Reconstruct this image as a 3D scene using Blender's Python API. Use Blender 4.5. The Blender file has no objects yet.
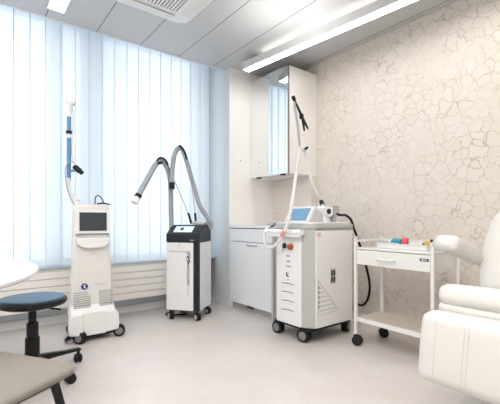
import bpy, bmesh, math, random
from mathutils import Vector, Matrix
random.seed(7)
PI = math.pi
C = bpy.context.scene.collection
S = bpy.context.scene

# ------------------------------------------------------------------ camera model
H = 0.95            # eye height
F = 364.0           # focal length in pixels (500 wide)
HY = 221.0          # horizon row
FW = Vector((0.609, 0.793, 0)).normalized()
RT = Vector((FW.y, -FW.x, 0))

def ray(px, py):
    return FW * F + RT * (px - 250.0) + Vector((0, 0, HY - py))

def at(px, py, X=None, Y=None, Z=None):
    """world point seen in the photo at (px,py) on the plane X=, Y= or Z="""
    r = ray(px, py)
    if X is not None: s = X / r.x
    elif Y is not None: s = Y / r.y
    else: s = (Z - H) / r.z
    return Vector((0, 0, H)) + r * s

# ------------------------------------------------------------------ materials
def mat(name, col, rough=0.5, metal=0.0, spec=0.5, bump=0.0, bscale=40, var=0.0, vscale=6, emis=None, estr=0.0, coat=0.0):
    m = bpy.data.materials.new(name); m.use_nodes = True
    nt = m.node_tree; n = nt.nodes; l = nt.links
    b = n['Principled BSDF']
    b.inputs['Roughness'].default_value = rough
    b.inputs['Metallic'].default_value = metal
    b.inputs['Specular IOR Level'].default_value = spec
    b.inputs['Coat Weight'].default_value = coat
    b.inputs['Base Color'].default_value = (*col, 1)
    if emis:
        b.inputs['Emission Color'].default_value = (*emis, 1)
        b.inputs['Emission Strength'].default_value = estr
    tc = n.new('ShaderNodeTexCoord')
    nz = n.new('ShaderNodeTexNoise'); nz.inputs['Scale'].default_value = vscale; nz.inputs['Detail'].default_value = 4
    l.new(tc.outputs['Object'], nz.inputs['Vector'])
    mx = n.new('ShaderNodeMix'); mx.data_type = 'RGBA'
    v = max(var, 0.015)
    mx.inputs[6].default_value = (*[max(0, c * (1 - v)) for c in col], 1)
    mx.inputs[7].default_value = (*[min(1, c * (1 + v)) for c in col], 1)
    l.new(nz.outputs['Fac'], mx.inputs[0]); l.new(mx.outputs[2], b.inputs['Base Color'])
    if bump > 0:
        nb = n.new('ShaderNodeTexNoise'); nb.inputs['Scale'].default_value = bscale; nb.inputs['Detail'].default_value = 3
        l.new(tc.outputs['Object'], nb.inputs['Vector'])
        bp = n.new('ShaderNodeBump'); bp.inputs['Strength'].default_value = bump; bp.inputs['Distance'].default_value = 0.01
        l.new(nb.outputs['Fac'], bp.inputs['Height']); l.new(bp.outputs['Normal'], b.inputs['Normal'])
    return m

M = {}
M['white'] = mat('white_plastic', (0.77, 0.77, 0.765), 0.35, coat=0.2)
M['warmwhite'] = mat('warm_white_plastic', (0.70, 0.69, 0.66), 0.35)
M['coolwhite'] = mat('cool_white_laminate', (0.80, 0.82, 0.84), 0.30)
M['cream'] = mat('cream_laminate', (0.86, 0.84, 0.81), 0.40)
M['pier'] = mat('painted_pier', (0.88, 0.865, 0.84), 0.6)
M['grey'] = mat('grey_plastic', (0.42, 0.43, 0.42), 0.45)
M['lightgrey'] = mat('light_grey_plastic', (0.55, 0.56, 0.55), 0.4)
M['black'] = mat('black_plastic', (0.009, 0.010, 0.012), 0.38, spec=0.3)
M['navy'] = mat('blue_black_shell', (0.010, 0.016, 0.021), 0.38, spec=.4)
M['rubber'] = mat('rubber', (0.014, 0.015, 0.017), 0.55, spec=0.3)
M['hub'] = mat('wheel_hub', (0.20, 0.21, 0.22), 0.35)
M['chrome'] = mat('chrome', (0.55, 0.55, 0.56), 0.18, metal=1.0)
M['steel'] = mat('steel', (0.45, 0.46, 0.48), 0.35, metal=0.8)
M['enamel'] = mat('white_enamel', (0.75, 0.745, 0.725), 0.25, coat=0.3)
M['radiator'] = mat('radiator_paint', (0.82, 0.79, 0.74), 0.4)
M['leather'] = mat('white_leather', (0.65, 0.635, 0.605), 0.42, bump=0.10, bscale=60, var=0.03)
M['fabric'] = mat('taupe_fabric', (0.225, 0.205, 0.18), 0.85, bump=0.25, bscale=220, var=0.05, vscale=60)
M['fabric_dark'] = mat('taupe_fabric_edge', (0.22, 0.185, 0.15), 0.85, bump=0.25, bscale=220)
M['seatblue'] = mat('blue_upholstery', (0.060, 0.155, 0.25), 0.42, bump=0.08, bscale=120)
M['table'] = mat('white_table', (0.74, 0.74, 0.74), 0.25)
M['hose'] = mat('white_hose', (0.72, 0.72, 0.70), 0.45)
M['red'] = mat('red_paint', (0.42, 0.05, 0.03), 0.4)
M['palered'] = mat('pale_red_print', (0.66, 0.30, 0.26), 0.5)
M['orange'] = mat('orange_disc', (0.45, 0.20, 0.06), 0.45)
M['logo_blue'] = mat('logo_blue', (0.012, 0.022, 0.20), 0.4)
M['print_grey'] = mat('grey_print', (0.35, 0.36, 0.38), 0.5)
M['print_light'] = mat('faint_print', (0.58, 0.60, 0.63), 0.5)
M['print_dark'] = mat('dark_print', (0.03, 0.03, 0.035), 0.5)
M['teal'] = mat('teal_plastic', (0.04, 0.28, 0.38), 0.4)
M['skyblue'] = mat('sky_blue_plastic', (0.38, 0.66, 0.80), 0.4)
M['pink'] = mat('pink_plastic', (0.72, 0.10, 0.14), 0.4)
M['yellow'] = mat('mustard_card', (0.62, 0.42, 0.10), 0.6)
M['brown'] = mat('brown_plastic', (0.14, 0.09, 0.06), 0.5)
M['armblue'] = mat('arm_blue', (0.11, 0.25, 0.44), 0.35)
M['screen_blue'] = mat('lit_screen', (0.12, 0.26, 0.40), 0.25, emis=(0.25, 0.45, 0.64), estr=0.12)
M['screen_pale'] = mat('pale_screen', (0.5, 0.58, 0.62), 0.15, emis=(0.6, 0.72, 0.78), estr=0.35)
M['screen_off'] = mat('dark_screen', (0.045, 0.055, 0.065), 0.12)
M['sill'] = mat('sill_stone', (0.50, 0.56, 0.60), 0.4, var=0.06, vscale=30)
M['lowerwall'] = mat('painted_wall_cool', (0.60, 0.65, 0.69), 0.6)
M['wallpaint'] = mat('painted_wall', (0.78, 0.77, 0.75), 0.7)
M['pier_shade'] = mat('shaded_pier_side', (0.66, 0.70, 0.72), 0.6)  # pier paint as it looks in shade, cool tone put into the colour
M['frame'] = mat('window_frame_metal', (0.62, 0.69, 0.74), 0.4)
M['basebd'] = mat('baseboard_paint', (0.74, 0.75, 0.75), 0.45)
M['acgrille'] = mat('grille_dark', (0.20, 0.21, 0.22), 0.5)
M['pendant'] = mat('pendant_body', (0.66, 0.66, 0.65), 0.4)
M['overlap_shade'] = mat('blind_overlap_shade', (0.60, 0.67, 0.72), 0.8)
M['matt'] = mat('shelf_mat', (0.50, 0.44, 0.38), 0.5)
M['chassis'] = mat('console_chassis', (0.43, 0.44, 0.42), 0.4)
M['seam'] = mat('seam_thread', (0.56, 0.54, 0.50), 0.6)
M['splash'] = mat('splash_laminate', (0.74, 0.68, 0.63), 0.4)
M['edge_alu'] = mat('aluminium_edge', (0.25, 0.28, 0.31), 0.3, metal=0.7)

def emission(name, col, s):
    m = bpy.data.materials.new(name); m.use_nodes = True
    nt = m.node_tree; nt.nodes.clear()
    e = nt.nodes.new('ShaderNodeEmission'); o = nt.nodes.new('ShaderNodeOutputMaterial')
    e.inputs[0].default_value = (*col, 1); e.inputs[1].default_value = s
    nt.links.new(e.outputs[0], o.inputs[0]); return m
M['lamp'] = emission('lamp_diffuser', (1.0, 0.97, 0.93), 11.0)
M['lamp_up'] = emission('lamp_uplight', (1.0, 0.95, 0.89), 2.0)
M['lamp_cool'] = emission('recessed_diffuser', (1.0, 0.99, 0.96), 6.0)

# mirror
m = mat('mirror_glass', (0.90, 0.93, 0.94), 0.02, metal=1.0); M['mirror'] = m

# window glass : mostly clear, a little gloss
m = bpy.data.materials.new('window_glass'); m.use_nodes = True; nt = m.node_tree; nt.nodes.clear()
t = nt.nodes.new('ShaderNodeBsdfTransparent'); t.inputs[0].default_value = (0.94, 0.96, 0.98, 1)
g = nt.nodes.new('ShaderNodeBsdfGlossy'); g.inputs['Roughness'].default_value = 0.02
x = nt.nodes.new('ShaderNodeMixShader'); x.inputs[0].default_value = 0.06
o = nt.nodes.new('ShaderNodeOutputMaterial')
nt.links.new(t.outputs[0], x.inputs[1]); nt.links.new(g.outputs[0], x.inputs[2]); nt.links.new(x.outputs[0], o.inputs[0])
M['glass'] = m

# blind fabric : diffuse + translucent + a little see-through, fine weave lines
m = bpy.data.materials.new('blind_fabric'); m.use_nodes = True; nt = m.node_tree; nt.nodes.clear(); n = nt.nodes; l = nt.links
tc = n.new('ShaderNodeTexCoord')
wv = n.new('ShaderNodeTexWave'); wv.wave_type = 'BANDS'; wv.bands_direction = 'X'; wv.inputs['Scale'].default_value = 28; wv.inputs['Distortion'].default_value = 1.5; wv.inputs['Detail'].default_value = 2
mp = n.new('ShaderNodeMapping'); mp.inputs['Scale'].default_value = (1, 1, 0.15)
l.new(tc.outputs['Object'], mp.inputs['Vector']); l.new(mp.outputs[0], wv.inputs['Vector'])
rp = n.new('ShaderNodeMix'); rp.data_type = 'RGBA'
rp.inputs[6].default_value = (0.78, 0.825, 0.85, 1); rp.inputs[7].default_value = (0.87, 0.905, 0.925, 1)
l.new(wv.outputs['Color'], rp.inputs[0])
d = n.new('ShaderNodeBsdfDiffuse'); tr = n.new('ShaderNodeBsdfTranslucent'); tp = n.new('ShaderNodeBsdfTransparent')
tp.inputs[0].default_value = (0.95, 0.97, 1, 1)
l.new(rp.outputs[2], d.inputs[0]); l.new(rp.outputs[2], tr.inputs[0])
m1 = n.new('ShaderNodeMixShader'); m1.inputs[0].default_value = 0.62
m2 = n.new('ShaderNodeMixShader'); m2.inputs[0].default_value = 0.12
l.new(d.outputs[0], m1.inputs[1]); l.new(tr.outputs[0], m1.inputs[2])
l.new(m1.outputs[0], m2.inputs[1]); l.new(tp.outputs[0], m2.inputs[2])
o = n.new('ShaderNodeOutputMaterial'); l.new(m2.outputs[0], o.inputs[0]); M['blind'] = m

# floor : pale mottled taupe vinyl
m = bpy.data.materials.new('floor_vinyl'); m.use_nodes = True; nt = m.node_tree; n = nt.nodes; l = nt.links
b = n['Principled BSDF']; b.inputs['Roughness'].default_value = 0.38; b.inputs['Specular IOR Level'].default_value = 0.45
tc = n.new('ShaderNodeTexCoord')
n1 = n.new('ShaderNodeTexNoise'); n1.inputs['Scale'].default_value = 2.2; n1.inputs['Detail'].default_value = 6; n1.inputs['Roughness'].default_value = 0.65; n1.inputs['Distortion'].default_value = 0.6
n2 = n.new('ShaderNodeTexNoise'); n2.inputs['Scale'].default_value = 45; n2.inputs['Detail'].default_value = 3
l.new(tc.outputs['Object'], n1.inputs['Vector']); l.new(tc.outputs['Object'], n2.inputs['Vector'])
cr = n.new('ShaderNodeValToRGB'); cr.color_ramp.elements[0].position = 0.3; cr.color_ramp.elements[1].position = 0.72
cr.color_ramp.elements[0].color = (0.60, 0.555, 0.532, 1); cr.color_ramp.elements[1].color = (0.68, 0.64, 0.618, 1)
l.new(n1.outputs['Fac'], cr.inputs[0])
mx = n.new('ShaderNodeMix'); mx.data_type = 'RGBA'; mx.blend_type = 'MULTIPLY'; mx.inputs[0].default_value = 0.25
l.new(cr.outputs[0], mx.inputs[6]); l.new(n2.outputs['Color'], mx.inputs[7])
c2 = n.new('ShaderNodeValToRGB'); c2.color_ramp.elements[0].color = (0.72, 0.72, 0.72, 1); c2.color_ramp.elements[1].color = (1, 1, 1, 1)
l.new(n2.outputs['Fac'], c2.inputs[0]); l.new(c2.outputs[0], mx.inputs[7])
l.new(mx.outputs[2], b.inputs['Base Color'])
M['floor'] = m

# wallpaper : irregular crazed network
m = bpy.data.materials.new('crackle_wallpaper'); m.use_nodes = True; nt = m.node_tree; n = nt.nodes; l = nt.links
b = n['Principled BSDF']; b.inputs['Roughness'].default_value = 0.55
tc = n.new('ShaderNodeTexCoord')
sx = n.new('ShaderNodeSeparateXYZ'); cx = n.new('ShaderNodeCombineXYZ')
l.new(tc.outputs['Object'], sx.inputs[0]); l.new(sx.outputs['Y'], cx.inputs['X']); l.new(sx.outputs['Z'], cx.inputs['Y'])
nz = n.new('ShaderNodeTexNoise'); nz.inputs['Scale'].default_value = 9; nz.inputs['Detail'].default_value = 3
l.new(cx.outputs[0], nz.inputs['Vector'])
sc_ = n.new('ShaderNodeVectorMath'); sc_.operation = 'SCALE'; sc_.inputs['Scale'].default_value = 0.10
l.new(nz.outputs['Color'], sc_.inputs[0])
ad = n.new('ShaderNodeVectorMath'); ad.operation = 'ADD'
l.new(cx.outputs[0], ad.inputs[0]); l.new(sc_.outputs[0], ad.inputs[1])
vo = n.new('ShaderNodeTexVoronoi'); vo.feature = 'DISTANCE_TO_EDGE'; vo.inputs['Scale'].default_value = 11.5; vo.inputs['Randomness'].default_value = 1.0
l.new(ad.outputs[0], vo.inputs['Vector'])
vo2 = n.new('ShaderNodeTexVoronoi'); vo2.feature = 'F1'; vo2.inputs['Scale'].default_value = 11.5
l.new(ad.outputs[0], vo2.inputs['Vector'])
ln = n.new('ShaderNodeValToRGB'); ln.color_ramp.elements[0].position = 0.006; ln.color_ramp.elements[0].color = (1, 1, 1, 1)
ln.color_ramp.elements[1].position = 0.042; ln.color_ramp.elements[1].color = (0, 0, 0, 1)
l.new(vo.outputs['Distance'], ln.inputs[0])
# line strength broken up so that the network fades in and out
nf = n.new('ShaderNodeTexNoise'); nf.inputs['Scale'].default_value = 3.0; nf.inputs['Detail'].default_value = 3
l.new(cx.outputs[0], nf.inputs['Vector'])
fr = n.new('ShaderNodeMapRange'); fr.inputs[1].default_value = 0.35; fr.inputs[2].default_value = 0.65; fr.inputs[3].default_value = 0.15; fr.inputs[4].default_value = 0.70
l.new(nf.outputs['Fac'], fr.inputs[0])
mu = n.new('ShaderNodeMath'); mu.operation = 'MULTIPLY'; l.new(ln.outputs[0], mu.inputs[0]); l.new(fr.outputs[0], mu.inputs[1])
cellc = n.new('ShaderNodeMix'); cellc.data_type = 'RGBA'
cellc.inputs[6].default_value = (0.71, 0.65, 0.585, 1); cellc.inputs[7].default_value = (0.75, 0.69, 0.63, 1)
l.new(vo2.outputs['Color'], cellc.inputs[0])
mx = n.new('ShaderNodeMix'); mx.data_type = 'RGBA'; mx.inputs[7].default_value = (0.36, 0.30, 0.25, 1)
l.new(mu.outputs[0], mx.inputs[0]); l.new(cellc.outputs[2], mx.inputs[6])
l.new(mx.outputs[2], b.inputs['Base Color'])
bp = n.new('ShaderNodeBump'); bp.inputs['Strength'].default_value = 0.35; bp.inputs['Distance'].default_value = 0.004
l.new(ln.outputs[0], bp.inputs['Height']); l.new(bp.outputs[0], b.inputs['Normal'])
M['wallpaper'] = m

# ceiling : metal panels, joints running along Y every 0.404 m
m = bpy.data.materials.new('ceiling_panels'); m.use_nodes = True; nt = m.node_tree; n = nt.nodes; l = nt.links
b = n['Principled BSDF']; b.inputs['Roughness'].default_value = 0.45
tc = n.new('ShaderNodeTexCoord'); sx = n.new('ShaderNodeSeparateXYZ'); l.new(tc.outputs['Object'], sx.inputs[0])
a = n.new('ShaderNodeMath'); a.operation = 'SUBTRACT'; a.inputs[1].default_value = 0.895 - 4.04; l.new(sx.outputs['X'], a.inputs[0])
dv = n.new('ShaderNodeMath'); dv.operation = 'DIVIDE'; dv.inputs[1].default_value = 0.404; l.new(a.outputs[0], dv.inputs[0])
fr = n.new('ShaderNodeMath'); fr.operation = 'FRACT'; l.new(dv.outputs[0], fr.inputs[0])
lt = n.new('ShaderNodeMath'); lt.operation = 'LESS_THAN'; lt.inputs[1].default_value = 0.022; l.new(fr.outputs[0], lt.inputs[0])
mx = n.new('ShaderNodeMix'); mx.data_type = 'RGBA'; mx.inputs[6].default_value = (0.53, 0.535, 0.54, 1); mx.inputs[7].default_value = (0.16, 0.17, 0.18, 1)
l.new(lt.outputs[0], mx.inputs[0]); l.new(mx.outputs[2], b.inputs['Base Color'])
M['ceiling'] = m

# ------------------------------------------------------------------ mesh helpers
def link(name, bm, m, parent=None, smooth=False, angle=40):
    me = bpy.data.meshes.new(name); bmesh.ops.recalc_face_normals(bm, faces=bm.faces)
    bm.to_mesh(me); bm.free()
    if m is not None: me.materials.append(m)
    for p in me.polygons: p.use_smooth = True if smooth else False
    if smooth is not True and smooth:
        pass
    o = bpy.data.objects.new(name, me); C.objects.link(o)
    if parent is not None: o.parent = parent
    if smooth:
        try: me.set_sharp_from_angle(angle=math.radians(angle))
        except Exception: pass
        if angle <= 50:
            w = o.modifiers.new('wn', 'WEIGHTED_NORMAL'); w.keep_sharp = True; w.weight = 80
    return o

def add_box(bm, x0, x1, y0, y1, z0, z1, bev=0.0, seg=2, mtx=None):
    t = bmesh.new(); bmesh.ops.create_cube(t, size=1)
    for v in t.verts:
        v.co = Vector(((x0 + x1) / 2 + v.co.x * (x1 - x0), (y0 + y1) / 2 + v.co.y * (y1 - y0), (z0 + z1) / 2 + v.co.z * (z1 - z0)))
    if bev > 0: bmesh.ops.bevel(t, geom=list(t.edges), offset=bev, segments=seg, affect='EDGES', profile=0.5)
    if mtx is not None: bmesh.ops.transform(t, matrix=mtx, verts=t.verts)
    merge(bm, t)

def merge(bm, t):
    mp = {}
    for v in t.verts: mp[v] = bm.verts.new(v.co)
    for f in t.faces:
        try: bm.faces.new([mp[v] for v in f.verts])
        except ValueError: pass
    t.free()

def add_prism(bm, poly, axis, a, b, bev=0.0, seg=2, mtx=None):
    """poly = 2D points in the two remaining axes (cyclic order), extruded on axis from a to b"""
    t = bmesh.new()
    def p3(p, k):
        if axis == 'x': return (k, p[0], p[1])
        if axis == 'y': return (p[0], k, p[1])
        return (p[0], p[1], k)
    A = [t.verts.new(p3(p, a)) for p in poly]; B = [t.verts.new(p3(p, b)) for p in poly]
    N = len(poly)
    t.faces.new(A); t.faces.new(B[::-1])
    for i in range(N): t.faces.new((A[i], A[(i + 1) % N], B[(i + 1) % N], B[i]))
    bmesh.ops.recalc_face_normals(t, faces=t.faces)
    if bev > 0: bmesh.ops.bevel(t, geom=list(t.edges), offset=bev, segments=seg, affect='EDGES', profile=0.5)
    if mtx is not None: bmesh.ops.transform(t, matrix=mtx, verts=t.verts)
    merge(bm, t)

def spline(pts, k=8):
    P = [Vector(p) for p in pts]
    if len(P) < 3: return P
    P = [P[0] * 2 - P[1]] + P + [P[-1] * 2 - P[-2]]
    out = []
    for i in range(1, len(P) - 2):
        for j in range(k):
            t = j / k; a, b, c, d = P[i - 1], P[i], P[i + 1], P[i + 2]
            out.append(0.5 * ((2 * b) + (c - a) * t + (2 * a - 5 * b + 4 * c - d) * t * t + (3 * b - a - 3 * c + d) * t ** 3))
    out.append(P[-2]); return out

def add_tube(bm, pts, r, seg=12, smooth=True, k=8, cap=True):
    P = spline(pts, k) if smooth else [Vector(p) for p in pts]
    N = len(P); rr = r if callable(r) else (lambda t: r)
    d = (P[1] - P[0]).normalized()
    up = Vector((0, 0, 1)) if abs(d.z) < 0.9 else Vector((1, 0, 0))
    u = d.cross(up).normalized()
    rings = []
    for i, p in enumerate(P):
        if i == 0: tg = P[1] - P[0]
        elif i == N - 1: tg = P[-1] - P[-2]
        else: tg = P[i + 1] - P[i - 1]
        tg.normalize(); u = (u - tg * u.dot(tg)).normalized(); w = tg.cross(u)
        R = rr(i / (N - 1))
        rings.append([bm.verts.new(p + (u * math.cos(2 * PI * a / seg) + w * math.sin(2 * PI * a / seg)) * R) for a in range(seg)])
    for i in range(N - 1):
        for a in range(seg):
            bm.faces.new((rings[i][a], rings[i][(a + 1) % seg], rings[i + 1][(a + 1) % seg], rings[i + 1][a]))
    if cap: bm.faces.new(rings[0][::-1]); bm.faces.new(rings[-1])

def add_lathe(bm, prof, seg=28, mtx=None):
    """prof = [(r,z)] bottom to top, about Z"""
    t = bmesh.new(); rings = []
    for (r, z) in prof:
        rings.append([t.verts.new((max(r, 1e-4) * math.cos(2 * PI * a / seg), max(r, 1e-4) * math.sin(2 * PI * a / seg), z)) for a in range(seg)])
    for i in range(len(rings) - 1):
        for a in range(seg): t.faces.new((rings[i][a], rings[i][(a + 1) % seg], rings[i + 1][(a + 1) % seg], rings[i + 1][a]))
    t.faces.new(rings[0][::-1]); t.faces.new(rings[-1])
    if mtx is not None: bmesh.ops.transform(t, matrix=mtx, verts=t.verts)
    merge(bm, t)

def T(x, y, z, rx=0, ry=0, rz=0):
    return Matrix.Translation((x, y, z)) @ Matrix.Rotation(rz, 4, 'Z') @ Matrix.Rotation(ry, 4, 'Y') @ Matrix.Rotation(rx, 4, 'X')

def add_pillow(bm, sx, sy, sz, r, n=12, bulge=(0, 0, 0), mtx=None):
    """rounded, slightly swollen block centred at the origin"""
    t = bmesh.new(); bmesh.ops.create_cube(t, size=2); bmesh.ops.subdivide_edges(t, edges=list(t.edges), cuts=n, use_grid_fill=True)
    hx, hy, hz = sx / 2, sy / 2, sz / 2
    for v in t.verts:
        c = v.co.copy()
        g = Vector([math.copysign(abs(q) ** 0.75, q) for q in c])
        p = Vector((g.x * hx, g.y * hy, g.z * hz))
        inn = Vector((max(-hx + r, min(hx - r, p.x)), max(-hy + r, min(hy - r, p.y)), max(-hz + r, min(hz - r, p.z))))
        d = p - inn
        if d.length > 1e-9: p = inn + d.normalized() * r
        bx = bulge[0] * (1 - c.y ** 2) * (1 - c.z ** 2); by = bulge[1] * (1 - c.x ** 2) * (1 - c.z ** 2); bz = bulge[2] * (1 - c.x ** 2) * (1 - c.y ** 2)
        p += Vector((bx * c.x, by * c.y, bz * c.z)); v.co = p
    if mtx is not None: bmesh.ops.transform(t, matrix=mtx, verts=t.verts)
    merge(bm, t)

def box(name, x0, x1, y0, y1, z0, z1, m, parent=None, bev=0.003, seg=2, mtx=None):
    bm = bmesh.new(); add_box(bm, x0, x1, y0, y1, z0, z1, bev, seg, mtx); return link(name, bm, m, parent, smooth=bev > 0)
def prism(name, poly, axis, a, b, m, parent=None, bev=0.0, seg=2, mtx=None):
    bm = bmesh.new(); add_prism(bm, poly, axis, a, b, bev, seg, mtx); return link(name, bm, m, parent, smooth=bev > 0)
def tube(name, pts, r, m, parent=None, seg=12, smooth=True, k=8):
    bm = bmesh.new(); add_tube(bm, pts, r, seg, smooth, k); return link(name, bm, m, parent, smooth=True, angle=60)
def lathe(name, prof, m, parent=None, mtx=None, seg=28):
    bm = bmesh.new(); add_lathe(bm, prof, seg, mtx); return link(name, bm, m, parent, smooth=True, angle=35)
def pillow(name, sx, sy, sz, r, m, parent=None, bulge=(0, 0, 0), mtx=None, n=12):
    bm = bmesh.new(); add_pillow(bm, sx, sy, sz, r, n, bulge, mtx); return link(name, bm, m, parent, smooth=True, angle=80)

def text(name, body, size, m, parent, mtx, align='CENTER', ext=0.0006, shear=0.0, sx=1.0):
    cu = bpy.data.curves.new(name, 'FONT'); cu.body = body; cu.size = size; cu.align_x = align; cu.align_y = 'CENTER'; cu.extrude = ext; cu.resolution_u = 3; cu.shear = shear; cu.offset = size * .018
    o = bpy.data.objects.new('tmp', cu); C.objects.link(o)
    dg = bpy.context.evaluated_depsgraph_get(); me = bpy.data.meshes.new_from_object(o.evaluated_get(dg))
    bpy.data.objects.remove(o)
    me.transform(mtx @ Matrix.Diagonal((sx, 1, 1, 1))); me.materials.clear(); me.materials.append(m); me.name = name
    q = bpy.data.objects.new(name, me); C.objects.link(q)
    if parent is not None: q.parent = parent
    return q

def thing(name, label, cat, loc=(0, 0, 0), rotz=0, group=None):
    o = bpy.data.objects.new(name, None); C.objects.link(o); o.empty_display_size = 0.1
    o.location = loc; o.rotation_euler = (0, 0, rotz); o['label'] = label; o['category'] = cat
    if group: o['group'] = group
    return o
def tag(o, label, cat, group=None):
    o['label'] = label; o['category'] = cat
    if group: o['group'] = group
    return o
def struct(o):
    if o.parent is None: o['kind'] = 'structure'
    return o

# matrices that lay XY drawings on vertical faces
FACE_NX = Matrix(((0, 0, -1, 0), (-1, 0, 0, 0), (0, 1, 0, 0), (0, 0, 0, 1)))   # seen from -X : text x -> -Y, y -> Z, normal -X
FACE_NY = Matrix(((1, 0, 0, 0), (0, 0, -1, 0), (0, 1, 0, 0), (0, 0, 0, 1)))    # seen from -Y : text x -> +X
# local frame of a thing whose front is local -Y : use FACE_NY

# ------------------------------------------------------------------ room shell
HC = 2.65
XR = 2.985          # wallpapered wall
YW = 3.79           # window wall
YC = 3.445          # where the ceiling stops in front of the blinds
XA = 2.27           # pier side / base cabinet front
YP = 3.33           # pier front
XL, YB = -1.9, -1.7

struct(box('floor', XL - .1, XR + .1, YB - .1, YW + .1, -0.1, 0, M['floor'], bev=0))
struct(box('ceiling', XL - .1, XR + .1, YB - .1, YC, HC, HC + .1, M['ceiling'], bev=0))
struct(box('trim_1', XL - .1, XR + .1, YC, YW + .1, 2.86, 2.96, M['wallpaint'], bev=0))          # top of the blind slot
struct(box('trim_2', XL - .1, XA, YC - .012, YC + .004, HC - .004, 2.86, M['basebd'], bev=0))    # slot face
struct(box('wall_right', XR, XR + .1, YB, YW, 0, HC, M['wallpaper'], bev=0))
struct(box('wall_left', XL - .1, XL, YB, YW, 0, 2.86, M['wallpaint'], bev=0))
struct(box('wall_front', XL, XR, YB - .1, YB, 0, HC, M['wallpaint'], bev=0))
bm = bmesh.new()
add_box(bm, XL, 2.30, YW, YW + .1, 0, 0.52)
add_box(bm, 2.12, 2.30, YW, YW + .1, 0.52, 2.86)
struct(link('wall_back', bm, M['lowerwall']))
# pier : a boxed-out column in the corner
pr = struct(box('wall_pier', XA, XR, YP, YW + .1, 0, HC, M['pier'], bev=0))
pr.data.materials.append(M['pier_shade'])
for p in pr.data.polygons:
    if p.normal.x < -0.5: p.material_index = 1  # side face takes the painted-in bluish shade
struct(box('wall_pier_top', XA, XR, YC, YW + .1, HC, 2.86, M['pier_shade'], bev=0))

# window : glass, frame, mullions
w = bpy.data.objects.new('window_1', None); C.objects.link(w); w['kind'] = 'structure'; w.location = (0, YW, 0)
bm = bmesh.new()
for (a, b) in ((-1.9, -1.82), (-.72, -.52), (0.57, 0.69), (0.85, 1.05), (2.05, 2.12)):
    add_box(bm, a, b, -0.01, .07, 0.54, 2.86)
add_box(bm, -1.9, 2.12, -0.01, .07, 0.54, 0.60); add_box(bm, -1.9, 2.12, -0.01, .07, 2.80, 2.86)
link('window_frame', bm, M['frame'], w)
box('window_pane', -1.9, 2.12, .03, .036, 0.60, 2.80, M['glass'], w, bev=0)
sl = box('window_sill', -1.9, XA - .002, -0.17, .0, 0.515, 0.54, M['sill'], w, bev=.004)

# baseboards
struct(box('baseboard_back', XL, XA - .015, YW - .014, YW, 0, .075, M['basebd'], bev=.002))
struct(box('baseboard_pier', XA - .014, XA, YP + .002, YW - .014, 0, .062, M['basebd'], bev=.002))
struct(box('baseboard_right', XR - .012, XR, YB, 2.62, 0, .06, M['cream'], bev=.002))

# ------------------------------------------------------------------ vertical blinds
vb = thing('vertical_blind', 'pale blue-white vertical blind covering the whole window behind the machines', 'blind', (0, 3.56, 0))
box('headrail', -1.85, 2.16, -.03, .03, 2.78, 2.83, M['white'], vb)
P_ = 0.1165; x = 1.097 - P_ * 25; k = 0
slatbm = None
while x < 2.10:
    bm = bmesh.new(); wd = P_ + .010; nseg = 6; ang = math.radians(5.5 + random.uniform(-1, 1)); vs = []
    for i in range(nseg + 1):
        t = i / nseg - .5
        lx = t * wd; ly = .006 * (1 - 4 * t * t)
        X_ = x + P_ / 2 + lx * math.cos(ang) - ly * math.sin(ang); Y_ = lx * math.sin(ang) + ly
        vs.append((bm.verts.new((X_, Y_, 0.56)), bm.verts.new((X_, Y_, 2.78))))
    for i in range(nseg): bm.faces.new((vs[i][0], vs[i + 1][0], vs[i + 1][1], vs[i][1]))
    so = link('slat', bm, M['blind'], vb, smooth=True)
    bm = bmesh.new(); add_box(bm, x - .0045, x + .001, -.010, -.0085, .56, 2.78); link('overlap_shade', bm, M['overlap_shade'], so)  # darker strip paints the dim line where two slats overlap
    x += P_; k += 1

# ------------------------------------------------------------------ radiators
def radiator(x0, x1, label):
    t = thing('radiator', label, 'radiator', (x0, 3.66, 0), group=None)
    W = x1 - x0
    zb, zt = .165, .505; n = 5; hgt = (zt - zb) / n
    bm = bmesh.new()
    for i in range(n): add_box(bm, 0, W, -.045, -.032, zb + i * hgt + .0035, zb + (i + 1) * hgt - .0035, .002, 1)
    add_box(bm, .004, W - .004, -.032, .01, zb + .004, zt - .004)
    link('panel', bm, M['radiator'], t, smooth=True)
    bm = bmesh.new()
    add_box(bm, 0, W, -.045, .07, zt, zt + .008, .002)
    link('top_grille', bm, M['radiator'], t)
    for bx in (.15, W - .15): box('bracket', bx - .015, bx + .015, .01, .1295, zb + .03, zt - .03, M['lowerwall'], t, bev=0)
    return t
r2 = radiator(0.995, 2.20, 'cream ribbed panel radiator between the two tower machines')
bm = bmesh.new(); add_tube(bm, [(-.03, .05, 0), (-.03, .05, .30), (-.03, .0, .36), (0.0, -.01, .36)], .009, 8, True)
add_tube(bm, [(-.065, .05, 0), (-.065, .05, .17), (-.03, 0, .20), (0.0, -.01, .20)], .009, 8, True)
link('pipe', bm, M['steel'], r2, smooth=True)
lathe('valve', [(.014, 0), (.017, .02), (.015, .045), (.006, .05)], M['steel'], r2, T(-.03, .0, .19))
radiator(-1.7, 0.76, 'long cream ribbed panel radiator under the window behind the round table')

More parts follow.
